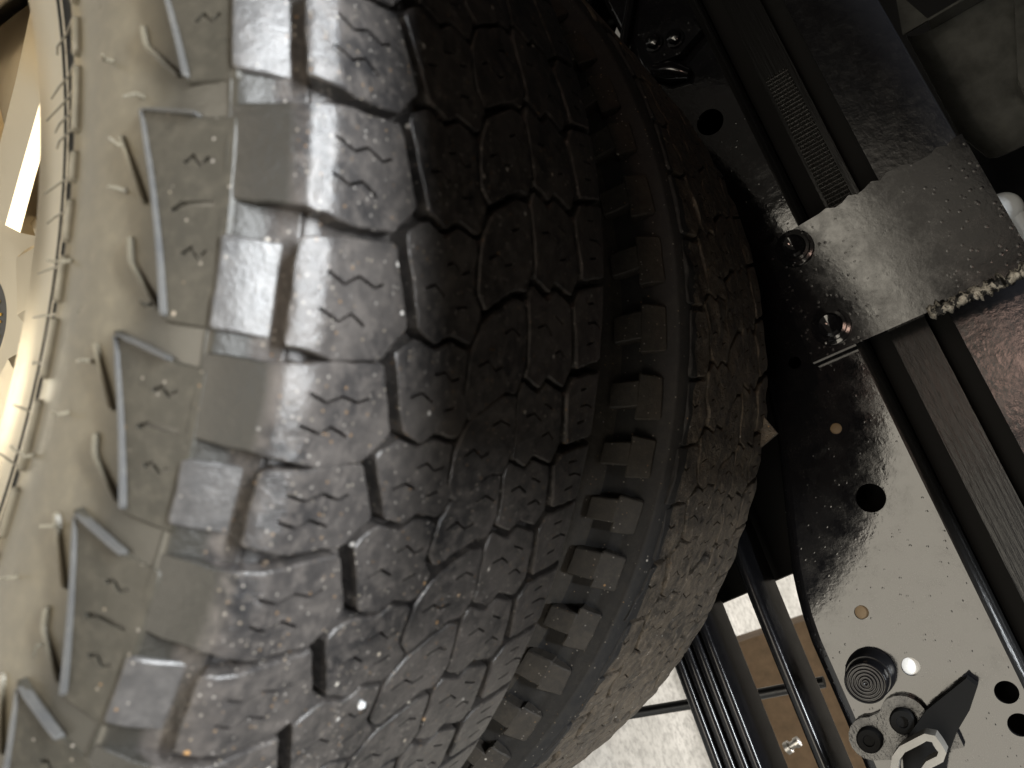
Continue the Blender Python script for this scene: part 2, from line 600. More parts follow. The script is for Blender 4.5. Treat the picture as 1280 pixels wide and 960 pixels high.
def block(acc, poly, xc, top=0.0, base=-9.0, sipes=(), chamfer=0.9, step=4.0, jit=0.18, grid=5.0, draft=0.7, wear=0.25, rnd=random, sdepth=5.5, swell=0.0):
    """a raised polygon of rubber with chamfered edges and cut sipes"""
    if area2(poly) < 0:
        poly = poly[::-1]
    # clip sharp corners a little
    ring = []
    n = len(poly)
    for i in range(n):
        p0, p1, p2 = poly[i - 1], poly[i], poly[(i + 1) % n]
        for q in (p0, p2):
            L = math.hypot(q[0] - p1[0], q[1] - p1[1]) or 1
            t = min(1.0 / L, 0.25)
            ring.append((p1[0] + (q[0] - p1[0]) * t, p1[1] + (q[1] - p1[1]) * t))
    outer = [(a + rnd.uniform(-jit, jit), b + rnd.uniform(-jit, jit)) for a, b in resample(ring, step)]
    if swell:
        outer = offset(outer, -swell)
    inner = offset(outer, chamfer)
    low = offset(outer, -draft)
    pts = [Vector(p) for p in inner]
    edges = [(i, (i + 1) % len(inner)) for i in range(len(inner))]
    slots = []
    for line, wd in sipes:
        sp = slot(resample(line, 3.0, False), wd)
        if not all(inpoly(p, inner) for p in sp):
            continue
        slots.append(sp)
        o = len(pts)
        pts += [Vector(p) for p in sp]
        edges += [(o + i, o + (i + 1) % len(sp)) for i in range(len(sp))]
    if grid:
        x0, x1 = min(p[0] for p in inner), max(p[0] for p in inner)
        y0, y1 = min(p[1] for p in inner), max(p[1] for p in inner)
        core = offset(outer, chamfer + 1.2)
        gx = x0 + 2.0
        while gx < x1:
            gstep = 1.5 if 86 < abs(gx) < 102 else grid
            gy = y0 + 2.0 + rnd.uniform(0, 1)
            while gy < y1:
                q = (gx + rnd.uniform(-.4, .4), gy)
                if inpoly(q, core) and not any(inpoly(q, s) for s in slots):
                    pts.append(Vector(q))
                gy += grid
            gx += gstep
    ov, oe, of, _, _, _ = delaunay_2d_cdt(pts, edges, [], 0, 1e-4)
    tri_top, tri_sip = [], []
    for f in of:
        c = (sum(ov[i][0] for i in f) / len(f), sum(ov[i][1] for i in f) / len(f))
        if not inpoly(c, inner):
            continue
        (tri_sip if any(inpoly(c, s) for s in slots) else tri_top).append(tuple(f))
    V, F, S = [], [], []

    def hh(p):
        return (top(p[0]) if callable(top) else top) + wear * noise.noise(Vector((p[0] * .07 + xc * 300, p[1] * .07, 3.1))) * 1.6

    idx = {}
    for t in tri_top:
        for i in t:
            if i not in idx:
                idx[i] = len(V)
                V.append(surf(ov[i][0], ov[i][1], hh(ov[i]), xc))
    for t in tri_top:
        F.append(tuple(idx[i] for i in t))
        S.append(1)
    # sipe floors and walls
    topE = {}
    for t in tri_top:
        for a, b in zip(t, t[1:] + t[:1]):
            topE[(a, b)] = 1
    lowi = {}
    for t in tri_sip:
        q = []
        for i in t:
            if i not in lowi:
                lowi[i] = len(V)
                V.append(surf(ov[i][0], ov[i][1], hh(ov[i]) - sdepth, xc))
            q.append(lowi[i])
        F.append(tuple(q))
        S.append(0)
        for a, b in zip(t, t[1:] + t[:1]):
            if (b, a) in topE:
                k = len(V)
                V += [V[idx[a]].copy(), V[idx[b]].copy(), V[lowi[b]].copy(), V[lowi[a]].copy()]
                F.append((k, k + 1, k + 2, k + 3))
                S.append(0)
    # chamfer ring, wall ring
    n = len(outer)
    o1 = len(V)
    V += [surf(p[0], p[1], hh(p), xc) for p in inner]
    o2 = len(V)
    V += [surf(p[0], p[1], hh(p) - chamfer * .85, xc) for p in outer]
    o3 = len(V)
    V += [surf(p[0], p[1], hh(p) - chamfer * .85, xc) for p in outer]
    o4 = len(V)
    V += [surf(p[0], p[1], base, xc) for p in low]
    for i in range(n):
        j = (i + 1) % n
        F.append((o1 + j, o1 + i, o2 + i, o2 + j))
        S.append(1)
        F.append((o3 + j, o3 + i, o4 + i, o4 + j))
        S.append(0)
    acc.add(V, F, S)


def carcass_h(wv, inner):
    a = abs(wv)
    if inner and wv < 0:
        if a < 74:
            return -4.2
        if a < 84:
            return -4.2 + (a - 74) / 10 * 2.8
        if a < 97:
            return -1.4 - (a - 84) / 13 * .8
        if a < 112:
            return -2.2 - (a - 97) / 15 * 6.8
        if a < 134:
            return -9.0
        if a < 144:
            return -9.0 + (a - 134) / 10 * 9.0
        return 0.0
    d = 4.2 if inner else 7.0
    if a < 97:
        return -d
    if a < 111:
        return -d + (a - 97) / 14 * d * .28
    if a < 121:
        return -d * .72 + (a - 111) / 10 * d * .72
    return 0.0


def step_top(q):
    return -7.6 + (-102.5 - q) / 18.5 * 9.6


def make_tyre(parent, xc, nodes, tread_mat, rnd, lo, hi, inner=False):
    """nodes: list of (angle, kind) for each pitch over the whole circumference (degrees)"""
    # carcass
    ws = []
    a = -_W[-1]
    while a < _W[-1]:
        ws.append(a)
        a += 2.0 if 92 < abs(a) < 128 else 4.5
    ws.append(_W[-1])
    seg = 300
    V = [surf(wv, DEG * 360 * k / seg, carcass_h(wv, inner), xc) for k in range(seg) for wv in ws]
    nw = len(ws)
    F = []
    for k in range(seg):
        k2 = (k + 1) % seg
        for i in range(nw - 1):
            F.append((k * nw + i, k2 * nw + i, k2 * nw + i + 1, k * nw + i + 1))
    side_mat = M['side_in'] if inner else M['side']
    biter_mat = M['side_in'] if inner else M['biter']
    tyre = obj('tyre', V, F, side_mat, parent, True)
    tyre.data.materials.append(tread_mat)
    tyre.data.materials.append(M['black'])
    tyre.data.materials.append(biter_mat)
    tyre.data.materials.append(M['band'])
    w352 = -w_of_r(354)
    for p_, k in zip(tyre.data.polygons, range(len(F))):
        wv = ws[k % (nw - 1)]
        if _W[-1] - abs(wv) < 19:
            p_.material_index = 2
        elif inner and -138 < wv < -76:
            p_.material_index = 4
        elif abs(wv) < 121:
            p_.material_index = 1
        elif inner and abs(wv) < w352:
            p_.material_index = 3
    rest = Acc()
    rest2 = Acc()
    N = len(nodes)
    for k in range(N):
        a0, kind = nodes[k]
        a1 = nodes[(k + 1) % N][0]
        if a1 < a0:
            a1 += 360
        p = a1 - a0
        mid = (a0 + a1) / 2
        if mid > 180:
            a0 -= 360
            mid -= 360
        vis = lo < mid < hi

        def P(*pts):
            return [(x, (a0 + t * p) * DEG) for x, t in pts]

        def jl(*pts):
            return [(x + rnd.uniform(-.5, .5), (a0 + t * p) * DEG + rnd.uniform(-.3, .3)) for x, t in pts]

        defs = []
        # outboard shoulder block
        s1 = [(jl((-91, .72), (-84, .78), (-78, .70), (-71, .75), (-66.5, .69)), 1.05),
              (jl((-92, 1.00), (-85, 1.06), (-80, .98), (-73, 1.05)), 1.05)]
        if kind == 'A':
            r1 = P((-122, .53), (-101, .52), (-84, .445), (-65, .37), (-62.5, .355), (-53, .98), (-60.5, 1.18), (-64, 1.275), (-84, 1.345), (-101, 1.29), (-122, 1.28))
            defs.append((r1, s1, None))
        else:
            r1 = P((-100.5, .52), (-84, .445), (-65, .37), (-62.5, .355), (-53, .98), (-60.5, 1.18), (-64, 1.275), (-84, 1.345), (-100.5, 1.29))
            st = P((-121, .55), (-102.5, .54), (-102.5, 1.27), (-121, 1.26))
            defs.append((r1, s1, st))
        defs.append((P((-47, .06), (-36, .13), (-29, .0), (-17, .04), (-16.9, .5), (-10.8, .67), (-14, .9), (-17, .965), (-29, .92), (-36, 1.045), (-46, .965), (-57, .26), (-55, .19)),
                     [(jl((-35, .36), (-30, .30), (-25, .38), (-20, .33)), 1.0), (jl((-46, .62), (-40, .55), (-34, .63)), 1.0), (jl((-27, .70), (-20, .64)), 1.0)], None))
        defs.append((P((-8, .74), (-11.6, .9), (-14.3, 1.06), (-14.3, 1.5), (-9.3, 1.62), (-7.6, 1.62), (12, 1.31), (19.3, 1.31), (23.6, 1.02), (19.3, .41), (12, .41)),
                     [(jl((-9, 1.15), (-3, 1.06), (3, 1.14), (8, 1.08)), 1.0), (jl((6, .78), (12, .70), (18, .76)), 1.0)], None))
        defs.append((P((23.8, .22), (37, .32), (42, .17), (57, .25), (62.2, .92), (57, 1.14), (42, 1.06), (37, 1.21), (25, 1.12), (26, 1.0), (22, .4)),
                     [(jl((30, .62), (36, .56), (42, .64)), 1.0), (jl((46, .82), (51, .76), (56, .84)), 1.0), (jl((44, .42), (52, .48)), 1.0)], None))
        defs.append((P((67, .02), (84, -.11), (98, -.21), (119, -.29), (119, .60), (98, .67), (84, .77), (68.6, .89), (62.2, .28), (62, .22)),
                     [(jl((74, .14), (81, .10)), 1.0), (jl((76, .36), (83, .31), (89, .35)), 1.0), (jl((75, .60), (83, .54)), 1.0)], None))
        if inner:
            # worn inner tyre: shoulder blocks end at a smooth band, stepped lugs on the side below it
            e1, e2 = rnd.uniform(-92, -78), rnd.uniform(-92, -78)
            r1 = P((e1, .455), (-65, .38), (-62.5, .36), (-53, .98), (-61, 1.18), (-64, 1.26), (e2, 1.335))
            j1, j2 = rnd.uniform(-.05, .05), rnd.uniform(-.08, .08)
            lug1 = P((-122, .40 + j1), (-104.5 - rnd.uniform(0, 3), .42 + j1), (-104.5 - rnd.uniform(0, 3), 1.02 + j2), (-122, 1.08 + j2))
            lug2 = P((-138, .56 + j2), (-121, .48 + j2), (-121, .90 + j1), (-138, .98 + j1))
            defs[0] = (r1, [(jl((-80, .72), (-75, .78), (-69, .71)), 1.5)], None)
            for lg, tp in ((lug1, lambda q: -4.2 - (q + 105) * .26), (lug2, .8)):
                if vis:
                    A = Acc()
                    block(A, lg, xc, tp, -12, (), 0.9, rnd=rnd, wear=.3)
                    obj('shoulder_lug', A.v, A.f, side_mat, tyre, A.s)
                else:
                    block(rest2, lg, xc, tp, -6.5, (), 0.8, step=12, grid=0, rnd=rnd)
        bs_ = -4.8 if inner else -8.0
        sw_ = 0.7 if inner else 0.35
        jt_ = 0.45 if inner else 0.36
        wr_ = 1.3 if inner else 0.25
        for poly, sp, stp in defs:
            if vis:
                A = Acc()
                block(A, poly, xc, rnd.uniform(-.35, .25), bs_, sp, rnd=rnd, swell=sw_, jit=jt_, wear=wr_, chamfer=.6)
                nm = len(A.f)
                if stp:
                    block(A, stp, xc, step_top, -9.4, (), 0.7, rnd=rnd)
                tb = obj('tread_block', A.v, A.f, tread_mat, tyre, A.s)
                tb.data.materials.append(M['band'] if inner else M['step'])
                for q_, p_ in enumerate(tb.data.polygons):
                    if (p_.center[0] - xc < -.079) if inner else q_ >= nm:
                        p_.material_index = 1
            else:
                block(rest, poly, xc, 0.0, bs_, (), step=9, jit=.1, grid=11, rnd=rnd, swell=sw_)
                if stp:
                    block(rest, stp, xc, step_top, -9.4, (), step=9, grid=0, rnd=rnd)
        # side biters: one plate for every two pitches, starting with an A block
        if kind == 'A' and not inner:
            a2 = nodes[(k + 2) % N][0]
            while a2 < a0:
                a2 += 360
            pn = a2 - a1 if a2 > a1 else p
            t0 = a0 + .40 * p
            a3 = nodes[(k + 3) % N][0] if k + 3 < N else nodes[(k + 3) % N][0] + 360
            while a3 < a2 - 180:
                a3 += 360
            if a0 < 0:
                while a3 - a0 > 60:
                    a3 -= 360
                while a2 - a0 > 40:
                    a2 -= 360
            t1 = a2 + .40 * (a3 - a2)
            D = t1 - t0

            def Q(*pts):
                return [(w_of_r(r), (t0 + d if d >= 0 else t1 + d) * DEG * 1.0) for d, r in pts]
            plate = Q((0.15, 345.5), (1.15, 367.5), (1.25, 378.6), (-0.35, 378.6), (-0.5, 362.5))
            half = t0 + D * .52
            zz = [(w_of_r(r), (t0 + d) * DEG) for d, r in ((D * .28, 371), (D * .31, 368.5), (D * .27, 366), (D * .30, 363.5))]
            zz2 = [(w_of_r(r), (t0 + d) * DEG) for d, r in ((D * .66, 373), (D * .69, 370.5), (D * .65, 368), (D * .68, 365.5))]
            gr = [(w_of_r(r), (t0 + d) * DEG) for d, r in ((D * .47, 373.5), (D * .47, 364), (D * .5, 360.5))]
            tgt = Acc() if vis else rest2
            wa, wb = w_of_r(345), w_of_r(378)
            ptop = lambda q: 3.0 + (q - wa) / (wb - wa) * -2.7
            block(tgt, plate, xc, ptop, -0.8, [(zz, 1.4), (zz2, 1.4), (gr, 1.6)] if vis else (), 0.7, step=4, jit=.08, grid=6, draft=.5, wear=.05, rnd=rnd, sdepth=1.8)
            ridge = [(w_of_r(r), (t0 + d if d >= 0 else t1 + d) * DEG) for d, r in ((1.1, 367), (0.35, 347.6), (-0.75, 363.2))]
            rg_ = Acc() if vis else rest2
            block(rg_, slot(resample(ridge, 5, False), 1.15), xc, 3.8, 0.5, (), .6, step=6, jit=.03, grid=0, draft=.3, wear=0, rnd=rnd)
            if vis:
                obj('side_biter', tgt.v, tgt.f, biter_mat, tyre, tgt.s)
                obj('raised_edge', rg_.v, rg_.f, M['rib'], tyre, rg_.s)
            t2 = Acc() if vis else rest2
            l1 = [(w_of_r(r), (t0 + D * f) * DEG) for f, r in ((.11, 336.5), (.45, 349.5))]
            l2 = [(w_of_r(r), (t0 + D * f) * DEG) for f, r in ((.60, 345), (.71, 346.5), (.90, 359.5))]
            for ln in (l1, l2):
                block(t2, slot(resample(ln, 6, False), 1.5), xc, 2.0, -0.5, (), 0.6, step=5, jit=.04, grid=0, draft=.4, wear=0, rnd=rnd)
            if vis:
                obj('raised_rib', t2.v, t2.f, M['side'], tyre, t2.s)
    o = obj('far_tread_blocks', rest.v, rest.f, tread_mat, tyre, rest.s)
    o['kind'] = 'stuff'
    if not rest2.v:
        return tyre
    o = obj('far_side_biters', rest2.v, rest2.f, biter_mat, tyre, rest2.s)
    o['kind'] = 'stuff'
    return tyre


def pitch_list(known, kinds0, avg, rnd):
    """complete a list of known node angles to the full circle with an even count"""
    first, last = known[0], known[-1]
    gap = 360 - (last - first)
    n = int(round(gap / avg))
    if (len(known) - 1 + n) % 2:
        n += 1
    ws = [rnd.choice((0.88, 0.95, 1.0, 1.08, 1.15)) for _ in range(n)]
    s = sum(ws)
    nodes = list(known)
    a = last
    for q in ws[:-1]:
        a += q / s * gap
        nodes.append(a)
    out = []
    for i, x in enumerate(nodes):
        out.append((x, 'AB'[(i + kinds0) % 2]))
    # start at the smallest non-negative angle
    return out


rnd = random.Random(3)
wheel = thing('dual_truck_tyre_assembly', (0, 0, 0), 'outer dual truck wheel with polished rim and chunky all-terrain tyre, nearest the camera', 'truck wheel')
nodes1 = pitch_list([-8.0, -3.0, 2.0, 7.4, 12.6, 17.95, 23.5, 29.2, 34.0, 38.0, 42.5, 46.9, 51.4, 56.0, 60.6], 1, 4.75, rnd)
# kind of the node at 17.95 must be 'A'
if dict(nodes1)[17.95] != 'A':
    nodes1 = [(a, 'B' if k == 'A' else 'A') for a, k in nodes1]
tyre1 = make_tyre(wheel, 0.0, nodes1, M['tread'], rnd, -6, 64)

wheel2 = thing('dual_truck_tyre_assembly', (0, 0, 0), 'dusty inner dual truck wheel behind the first, next to the black frame', 'truck wheel')
SP = 0.3127
nodes2 = pitch_list([-11.5, -5.3, 0.2, 5.6, 11.6, 17.9, 24.3, 30.3, 35.7, 40.8, 46.4, 52.0, 57.2, 62.5, 68.0, 73.5, 79.0], 0, 5.6, rnd)
tyre2 = make_tyre(wheel2, SP, nodes2, M['tread_in'], rnd, -10, 82, True)

V, F = [], []
rw = [(-123.0, -.3), (-122.6, .5), (-122.1, .5), (-121.7, -.3)]
for k in range(360):
    for wv, h in rw:
        V.append(surf(wv, DEG * k, h + .15 * math.sin(k * 1.7), 0))
for k in range(360):
    for i in range(3):
        a_, b_ = k * 4 + i, ((k + 1) % 360) * 4 + i
        F.append((a_, b_, b_ + 1, a_ + 1))
obj('shoulder_rib', V, F, M['biter'], tyre1, True)
# rim guard dashes and vent hairs on the outer sidewall
A = Acc()
a = -20.0
while a < 75:
    ln = rnd.uniform(1.8, 4.4)
    q = w_of_r(305.5)
    block(A, [(q - 1.9, a * DEG), (q + 1.9, a * DEG), (q + 1.9, (a + ln) * DEG), (q - 1.9, (a + ln) * DEG)], 0.0, 2.4, -.5, (), 0.6, jit=.05, grid=0, wear=0, rnd=rnd)
    a += ln + rnd.uniform(.5, 1.4)
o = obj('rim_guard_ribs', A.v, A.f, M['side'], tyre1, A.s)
o['kind'] = 'stuff'
for a, r in ((16.8, 330), (21.8, 338.5), (35.8, 329), (45.1, 326), (12, 333), (24.4, 341), (29.8, 357), (33, 337), (41.3, 338.5), (46.6, 349.5), (19.6, 345), (51, 331), (27.5, 312), (38.9, 312)):
    s = a * DEG
    q = w_of_r(r)
    p0 = surf(q, s, -.5, 0)
    p1 = surf(q + rnd.uniform(-2, 2), s + rnd.uniform(-1, 2), 3.0, 0)
    p2 = surf(q + rnd.uniform(-4, 4), s + rnd.uniform(-1, 3), 6.0, 0)
    bobj('vent_hair_and_reflection', tube_bm([p0, p1, p2], [.0007, .0006, .0004], 6), M['side'], tyre1, True)

for a in (9, 12.5, 14.2, 15.6, 17, 20.5, 23, 27, 30.5, 34, 37.5, 41.5):  # rim-lip reflections modelled as thin strands lying across the lip
    th = math.radians(a)
    P_ = [(x, -r * math.sin(th + dt), r * math.cos(th + dt)) for x, r, dt in ((-.100, .2905, 0), (-.0960, .2800, .001), (-.0945, .2720, .003), (-.0925, .2650 + .004 * math.sin(a * 3), .006))]
    bobj('vent_hair_and_reflection', tube_bm(P_, [.0005, .00045, .0004, .0003], 6), M['side'], tyre1, True)
fl_ = [Vector((x, -r * math.sin(math.radians(a)), r * math.cos(math.radians(a)))) for x, a, r in ((.398, 26.5, .392), (.400, 29.5, .4115), (.398, 33.0, .392), (.412, 26.5, .388), (.413, 29.5, .4095), (.412, 33.0, .388))]
obj('rubber_flap', fl_, [(0, 1, 2), (5, 4, 3), (0, 3, 4, 1), (1, 4, 5, 2), (2, 5, 3, 0)], M['tread_in'], tyre2)
pb_ = bmesh.new()
bmesh.ops.create_icosphere(pb_, subdivisions=2, radius=.0014, matrix=Matrix.Translation(surf(-26.1, 47.79 * DEG, 0.8, 0)))
for v_ in pb_.verts:
    v_.co += Vector((noise.noise(v_.co * 900), noise.noise(v_.co * 900 + Vector((5, 0, 0))), noise.noise(v_.co * 900 + Vector((0, 5, 0))))) * .0007
tag(bobj('stone_chip', pb_, M['white'], None, False), 'tiny white stone chip stuck on the lower tread of the outer tyre', 'stone')
# ------------------------------------------------------------------ alloy rim of the outer wheel


def lathe(name, prof_, mat, parent, seg=96, smooth=True):
    V, F = [], []
    n = len(prof_)
    for k in range(seg):
        th = 2 * math.pi * k / seg
        for x, r in prof_:
            V.append((x, -r * math.sin(th), r * math.cos(th)))
    for k in range(seg):
        k2 = (k + 1) % seg
        for i in range(n - 1):
            F.append((k * n + i, k * n + i + 1, k2 * n + i + 1, k2 * n + i))
    o = obj(name, V, F, mat, parent, smooth)
    o.data.set_sharp_from_angle(angle=math.radians(35))
    return o


rim = lathe('rim', [(.105, .265), (.085, .276), (.082, .2665), (.04, .252), (-.03, .250), (-.070, .262), (-.0830, .2690), (-.0845, .2790), (-.0880, .2800),
                    (-.0918, .2785), (-.0930, .2760), (-.0926, .2735), (-.0905, .2715), (-.0880, .2500), (-.0862, .2475), (-.078, .2465), (-.03, .2430), (.04, .2440), (.09, .2600), (.105, .265)],
            M['alloy'], wheel, 160)
# spokes: concave arms from barrel to hub
NS = 8
for k in range(NS):
    c = math.radians(-33 + k * 360 / NS)
    bm = bmesh.new()
    R = []
    for r, hw, x, th in ((.246, .034, -.012, .022), (.20, .027, -.004, .026), (.15, .022, .004, .03), (.11, .021, .010, .034), (.075, .024, .014, .036)):
        ring = []
        for sx, sw in ((x, -hw), (x - .006, -hw * .72), (x - .006, hw * .72), (x, hw), (x + th, hw * .8), (x + th, -hw * .8)):
            # local: radial r, tangential sw
            y = -(r * math.sin(c) + sw * math.cos(c))
            z = r * math.cos(c) - sw * math.sin(c)
            ring.append(bm.verts.new((sx, y, z)))
        R.append(ring)
    for a_, b_ in zip(R, R[1:]):
        for i in range(6):
            j = (i + 1) % 6
            bm.faces.new((a_[i], a_[j], b_[j], b_[i]))
    bm.faces.new(R[0])
    bm.faces.new(R[-1][::-1])
    bobj('spoke', bm, M['alloy'], wheel, True, 0.004, 3)
lathe('wheel_backing', [(.066, .2435), (.060, .2425), (.054, .200), (.058, .15), (.052, .10), (.058, .085)], M['polish'], wheel, 96)
hub = lathe('hub_cover', [(.07, .092), (.024, .092), (.019, .0890), (.018, .085), (.0215, .081), (.0245, .078), (.027, .060), (.0285, .042), (.0265, .0360), (.0268, .0335), (.031, .0325), (.031, .02), (.031, .0001)], M['alloy'], wheel, 96)
cap = lathe('centre_cap', [(.0305, .0328), (.0290, .0322), (.0284, .0290), (.0280, .020), (.0278, .010), (.0277, .0001)], M['cap'], wheel, 96)
# gold handwriting on the cap
pts = []
for i in range(90):
    t = i / 89
    th = math.radians(-42 + 100 * t)
    r = .0225 + .0030 * math.sin(t * 62) + .0013 * math.sin(t * 23 + 1)
    th += .05 * math.cos(t * 62)
    pts.append((.0277, -r * math.sin(th), r * math.cos(th)))
bobj('script', tube_bm(pts, .0006, 6), M['gold'], cap, True)
# inner wheel's plain rim
lathe('rim', [(SP - .0926, .2735), (SP - .0926, .279), (SP - .083, .270), (SP - .05, .252), (SP + .05, .252), (SP + .083, .270), (SP + .0926, .279), (SP + .0926, .2735), (SP + .05, .246), (SP - .05, .246), (SP - .0926, .2735)], M['paint_flat'], wheel2, 96)
lathe('wheel_disc', [(SP - .05, .2462), (SP - .10, .19), (SP - .12, .12), (SP - .12, .03), (SP - .112, .03), (SP - .112, .12), (SP - .092, .19), (SP - .042, .2462)], M['paint_flat'], wheel2, 96)

# ------------------------------------------------------------------ chassis frame rail
frame = thing('truck_chassis', (0.55, -0.3, 0.35), 'glossy black steel truck frame rail with punched holes behind the tyres', 'truck frame')
XW = 0.511


def web_low(y):
    P_ = [(-1.2, .292), (-.42, .292), (-.35, .291), (-.304, .298), (-.253, .314), (-.19, .334), (-.1, .352), (.1, .360), (.3, .352), (.9, .345)]
    for (ya, za), (yb, zb) in zip(P_, P_[1:]):
        if ya <= y <= yb:
            t = (y - ya) / (yb - ya)
            return za + (zb - za) * t
    return .292


HOLES = [(-.202, .384, .0050), (-.266, .386, .0120), (-.349, .341, .0058), (-.399, .359, .0072), (-.435, .416, .0085), (-.459, .4145, .0085), (.112, .398, .0130), (-.135, .376, .0055)]


def web_mesh():
    ys = [-1.2 + i * .02 for i in range(0, 106)]
    outline = [(y, .428) for y in ys] + [(y, web_low(y) + .010) for y in reversed(ys)]
    pts = [Vector(p) for p in outline]
    ed = [(i, (i + 1) % len(outline)) for i in range(len(outline))]
    polys = []
    for y, z, r in HOLES:
        o = len(pts)
        hp = [(y + r * math.cos(2 * math.pi * k / 28), z + r * math.sin(2 * math.pi * k / 28)) for k in range(28)]
        polys.append(hp)
        pts += [Vector(p) for p in hp]
        ed += [(o + k, o + (k + 1) % 28) for k in range(28)]
    ov, oe, of, *_ = delaunay_2d_cdt(pts, ed, [], 0, 1e-6)
    bm = bmesh.new()
    vs = [bm.verts.new((XW, p[0], p[1])) for p in ov]
    for f in of:
        c = (sum(ov[i][0] for i in f) / 3, sum(ov[i][1] for i in f) / 3)
        if inpoly(c, outline) and not any(inpoly(c, h) for h in polys):
            bm.faces.new([vs[i] for i in f])
    bmesh.ops.delete(bm, geom=[v for v in bm.verts if not v.link_faces], context='VERTS')
    # thickness
    g = bmesh.ops.extrude_face_region(bm, geom=bm.faces[:])
    bmesh.ops.translate(bm, verts=[e for e in g['geom'] if isinstance(e, bmesh.types.BMVert)], vec=(.007, 0, 0))
    return bm


bobj('rail_web', web_mesh(), M['paint'], frame)
# rounded upper corner and flange, rounded lower corner and flange


def swept(name, prof_fn, y0, y1, n, mat, parent):
    bm = bmesh.new()
    R = []
    for k in range(n + 1):
        y = y0 + (y1 - y0) * k / n
        R.append([bm.verts.new((x, y, z)) for x, z in prof_fn(y)])
    L = len(R[0])
    for A_, B_ in zip(R, R[1:]):
        for i in range(L):
            j = (i + 1) % L
            bm.faces.new((A_[i], A_[j], B_[j], B_[i]))
    bm.faces.new(R[0])
    bm.faces.new(R[-1][::-1])
    return bobj(name, bm, mat, parent, True)


def corner(z0, sgn, ro, th, xin):
    # outer arc from web face to the flange
    pts_o, pts_i = [], []
    cx = XW + ro
    for k in range(7):
        a = math.pi - k / 6 * math.pi / 2
        pts_o.append((cx + ro * math.cos(a), z0 + sgn * ro * math.sin(a)))
        pts_i.append((cx + (ro - th) * math.cos(a), z0 + sgn * (ro - th) * math.sin(a)))
    pts_o.append((xin, z0 + sgn * ro))
    pts_i.append((xin, z0 + sgn * (ro - th)))
    return pts_o + pts_i[::-1]


swept('upper_flange', lambda y: corner(.428, 1, .0085, .007, XW + .075), -1.2, .9, 20, M['streak'], frame)
swept('lower_flange', lambda y: corner(web_low(y) + .010, -1, .0100, .007, XW + .075), -1.2, .9, 100, M['paint'], frame)

for ya, yb in ((-1.2, -.426), (-.388, .9)):
    bobj('inner_web', box_bm(.578, .584, ya, yb, .30 if ya < -.5 else .345, .424), M['black'], frame)
# discs added and painted as the background seen through the holes
for (y, z, r), mt, lab in ((HOLES[0], M['backdrop'], 'tan plug'), (HOLES[2], M['backdrop'], 'tan plug')):
    o = bobj('hole_backdrop', cyl_bm((XW + .0025, y, z), (-1, 0, 0), r, 0, 24, rings=[(0, r * .97), (.001, r * .95), (.0014, r * .7)]), mt, frame, True)
    o['label'] = 'small tan hole plug disc painted as the view through the rail'
y, z, r = HOLES[3]
o = bobj('hole_backdrop', cyl_bm((XW + .004, y, z), (-1, 0, 0), r, 0, 24, rings=[(0, r * .98), (.0015, r * .97), (.002, r * .8)]), M['white'], frame, True)  # white disc added; paints the bright floor seen through this hole
o['label'] = 'bright white plug disc painted as bright floor seen through a rail hole'

# bump stop with concentric rings
bs = thing('bump_stop', (.5, -.395, .33), 'round black rubber bump stop with concentric ridges on the frame rail', 'bump stop')
ax = Vector((-1.0, -.10, -.02)).normalized()
c0 = Vector((XW - .001, -.394, .329))
bobj('collar', cyl_bm(c0, ax, .026, .03, 40, rings=[(0, .0190), (.006, .0190), (.009, .0182), (.018, .0176), (.019, .0168), (.0192, .001)]), M['paint_flat'], bs, True)
rg = [(.018, .0160), (.0335, .0160), (.0350, .0153), (.0352, .0145)]
for k in range(5):
    r = .0136 - k * .0026
    rg += [(.0336, r + .0005), (.0336, r), (.0354, r - .0005), (.0356, r - .0011), (.0354, r - .0018)]
rg += [(.0345, .0005)]
bobj('rubber_face', cyl_bm(c0, ax, .02, .03, 40, rings=rg), M['spring'], bs, True)

# hanger bracket: lobed plate with two bolts and a bent loop
hb = thing('hanger_bracket', (.5, -.44, .32), 'black two-bolt hanger bracket with bent metal loop at lower right', 'bracket')


def plate_bm(outline, x0, th):
    bm = bmesh.new()
    A_ = [bm.verts.new((x0, y, z)) for y, z in outline]
    B_ = [bm.verts.new((x0 + th, y, z)) for y, z in outline]
    n = len(outline)
    bm.faces.new(A_)
    bm.faces.new(B_[::-1])
    for i in range(n):
        j = (i + 1) % n
        bm.faces.new((A_[j], A_[i], B_[i], B_[j]))
    return bm


def lobe(cy, cz, r, a0, a1, n=9):
    return [(cy + r * math.cos(math.radians(a0 + (a1 - a0) * k / n)), cz + r * math.sin(math.radians(a0 + (a1 - a0) * k / n))) for k in range(n + 1)]


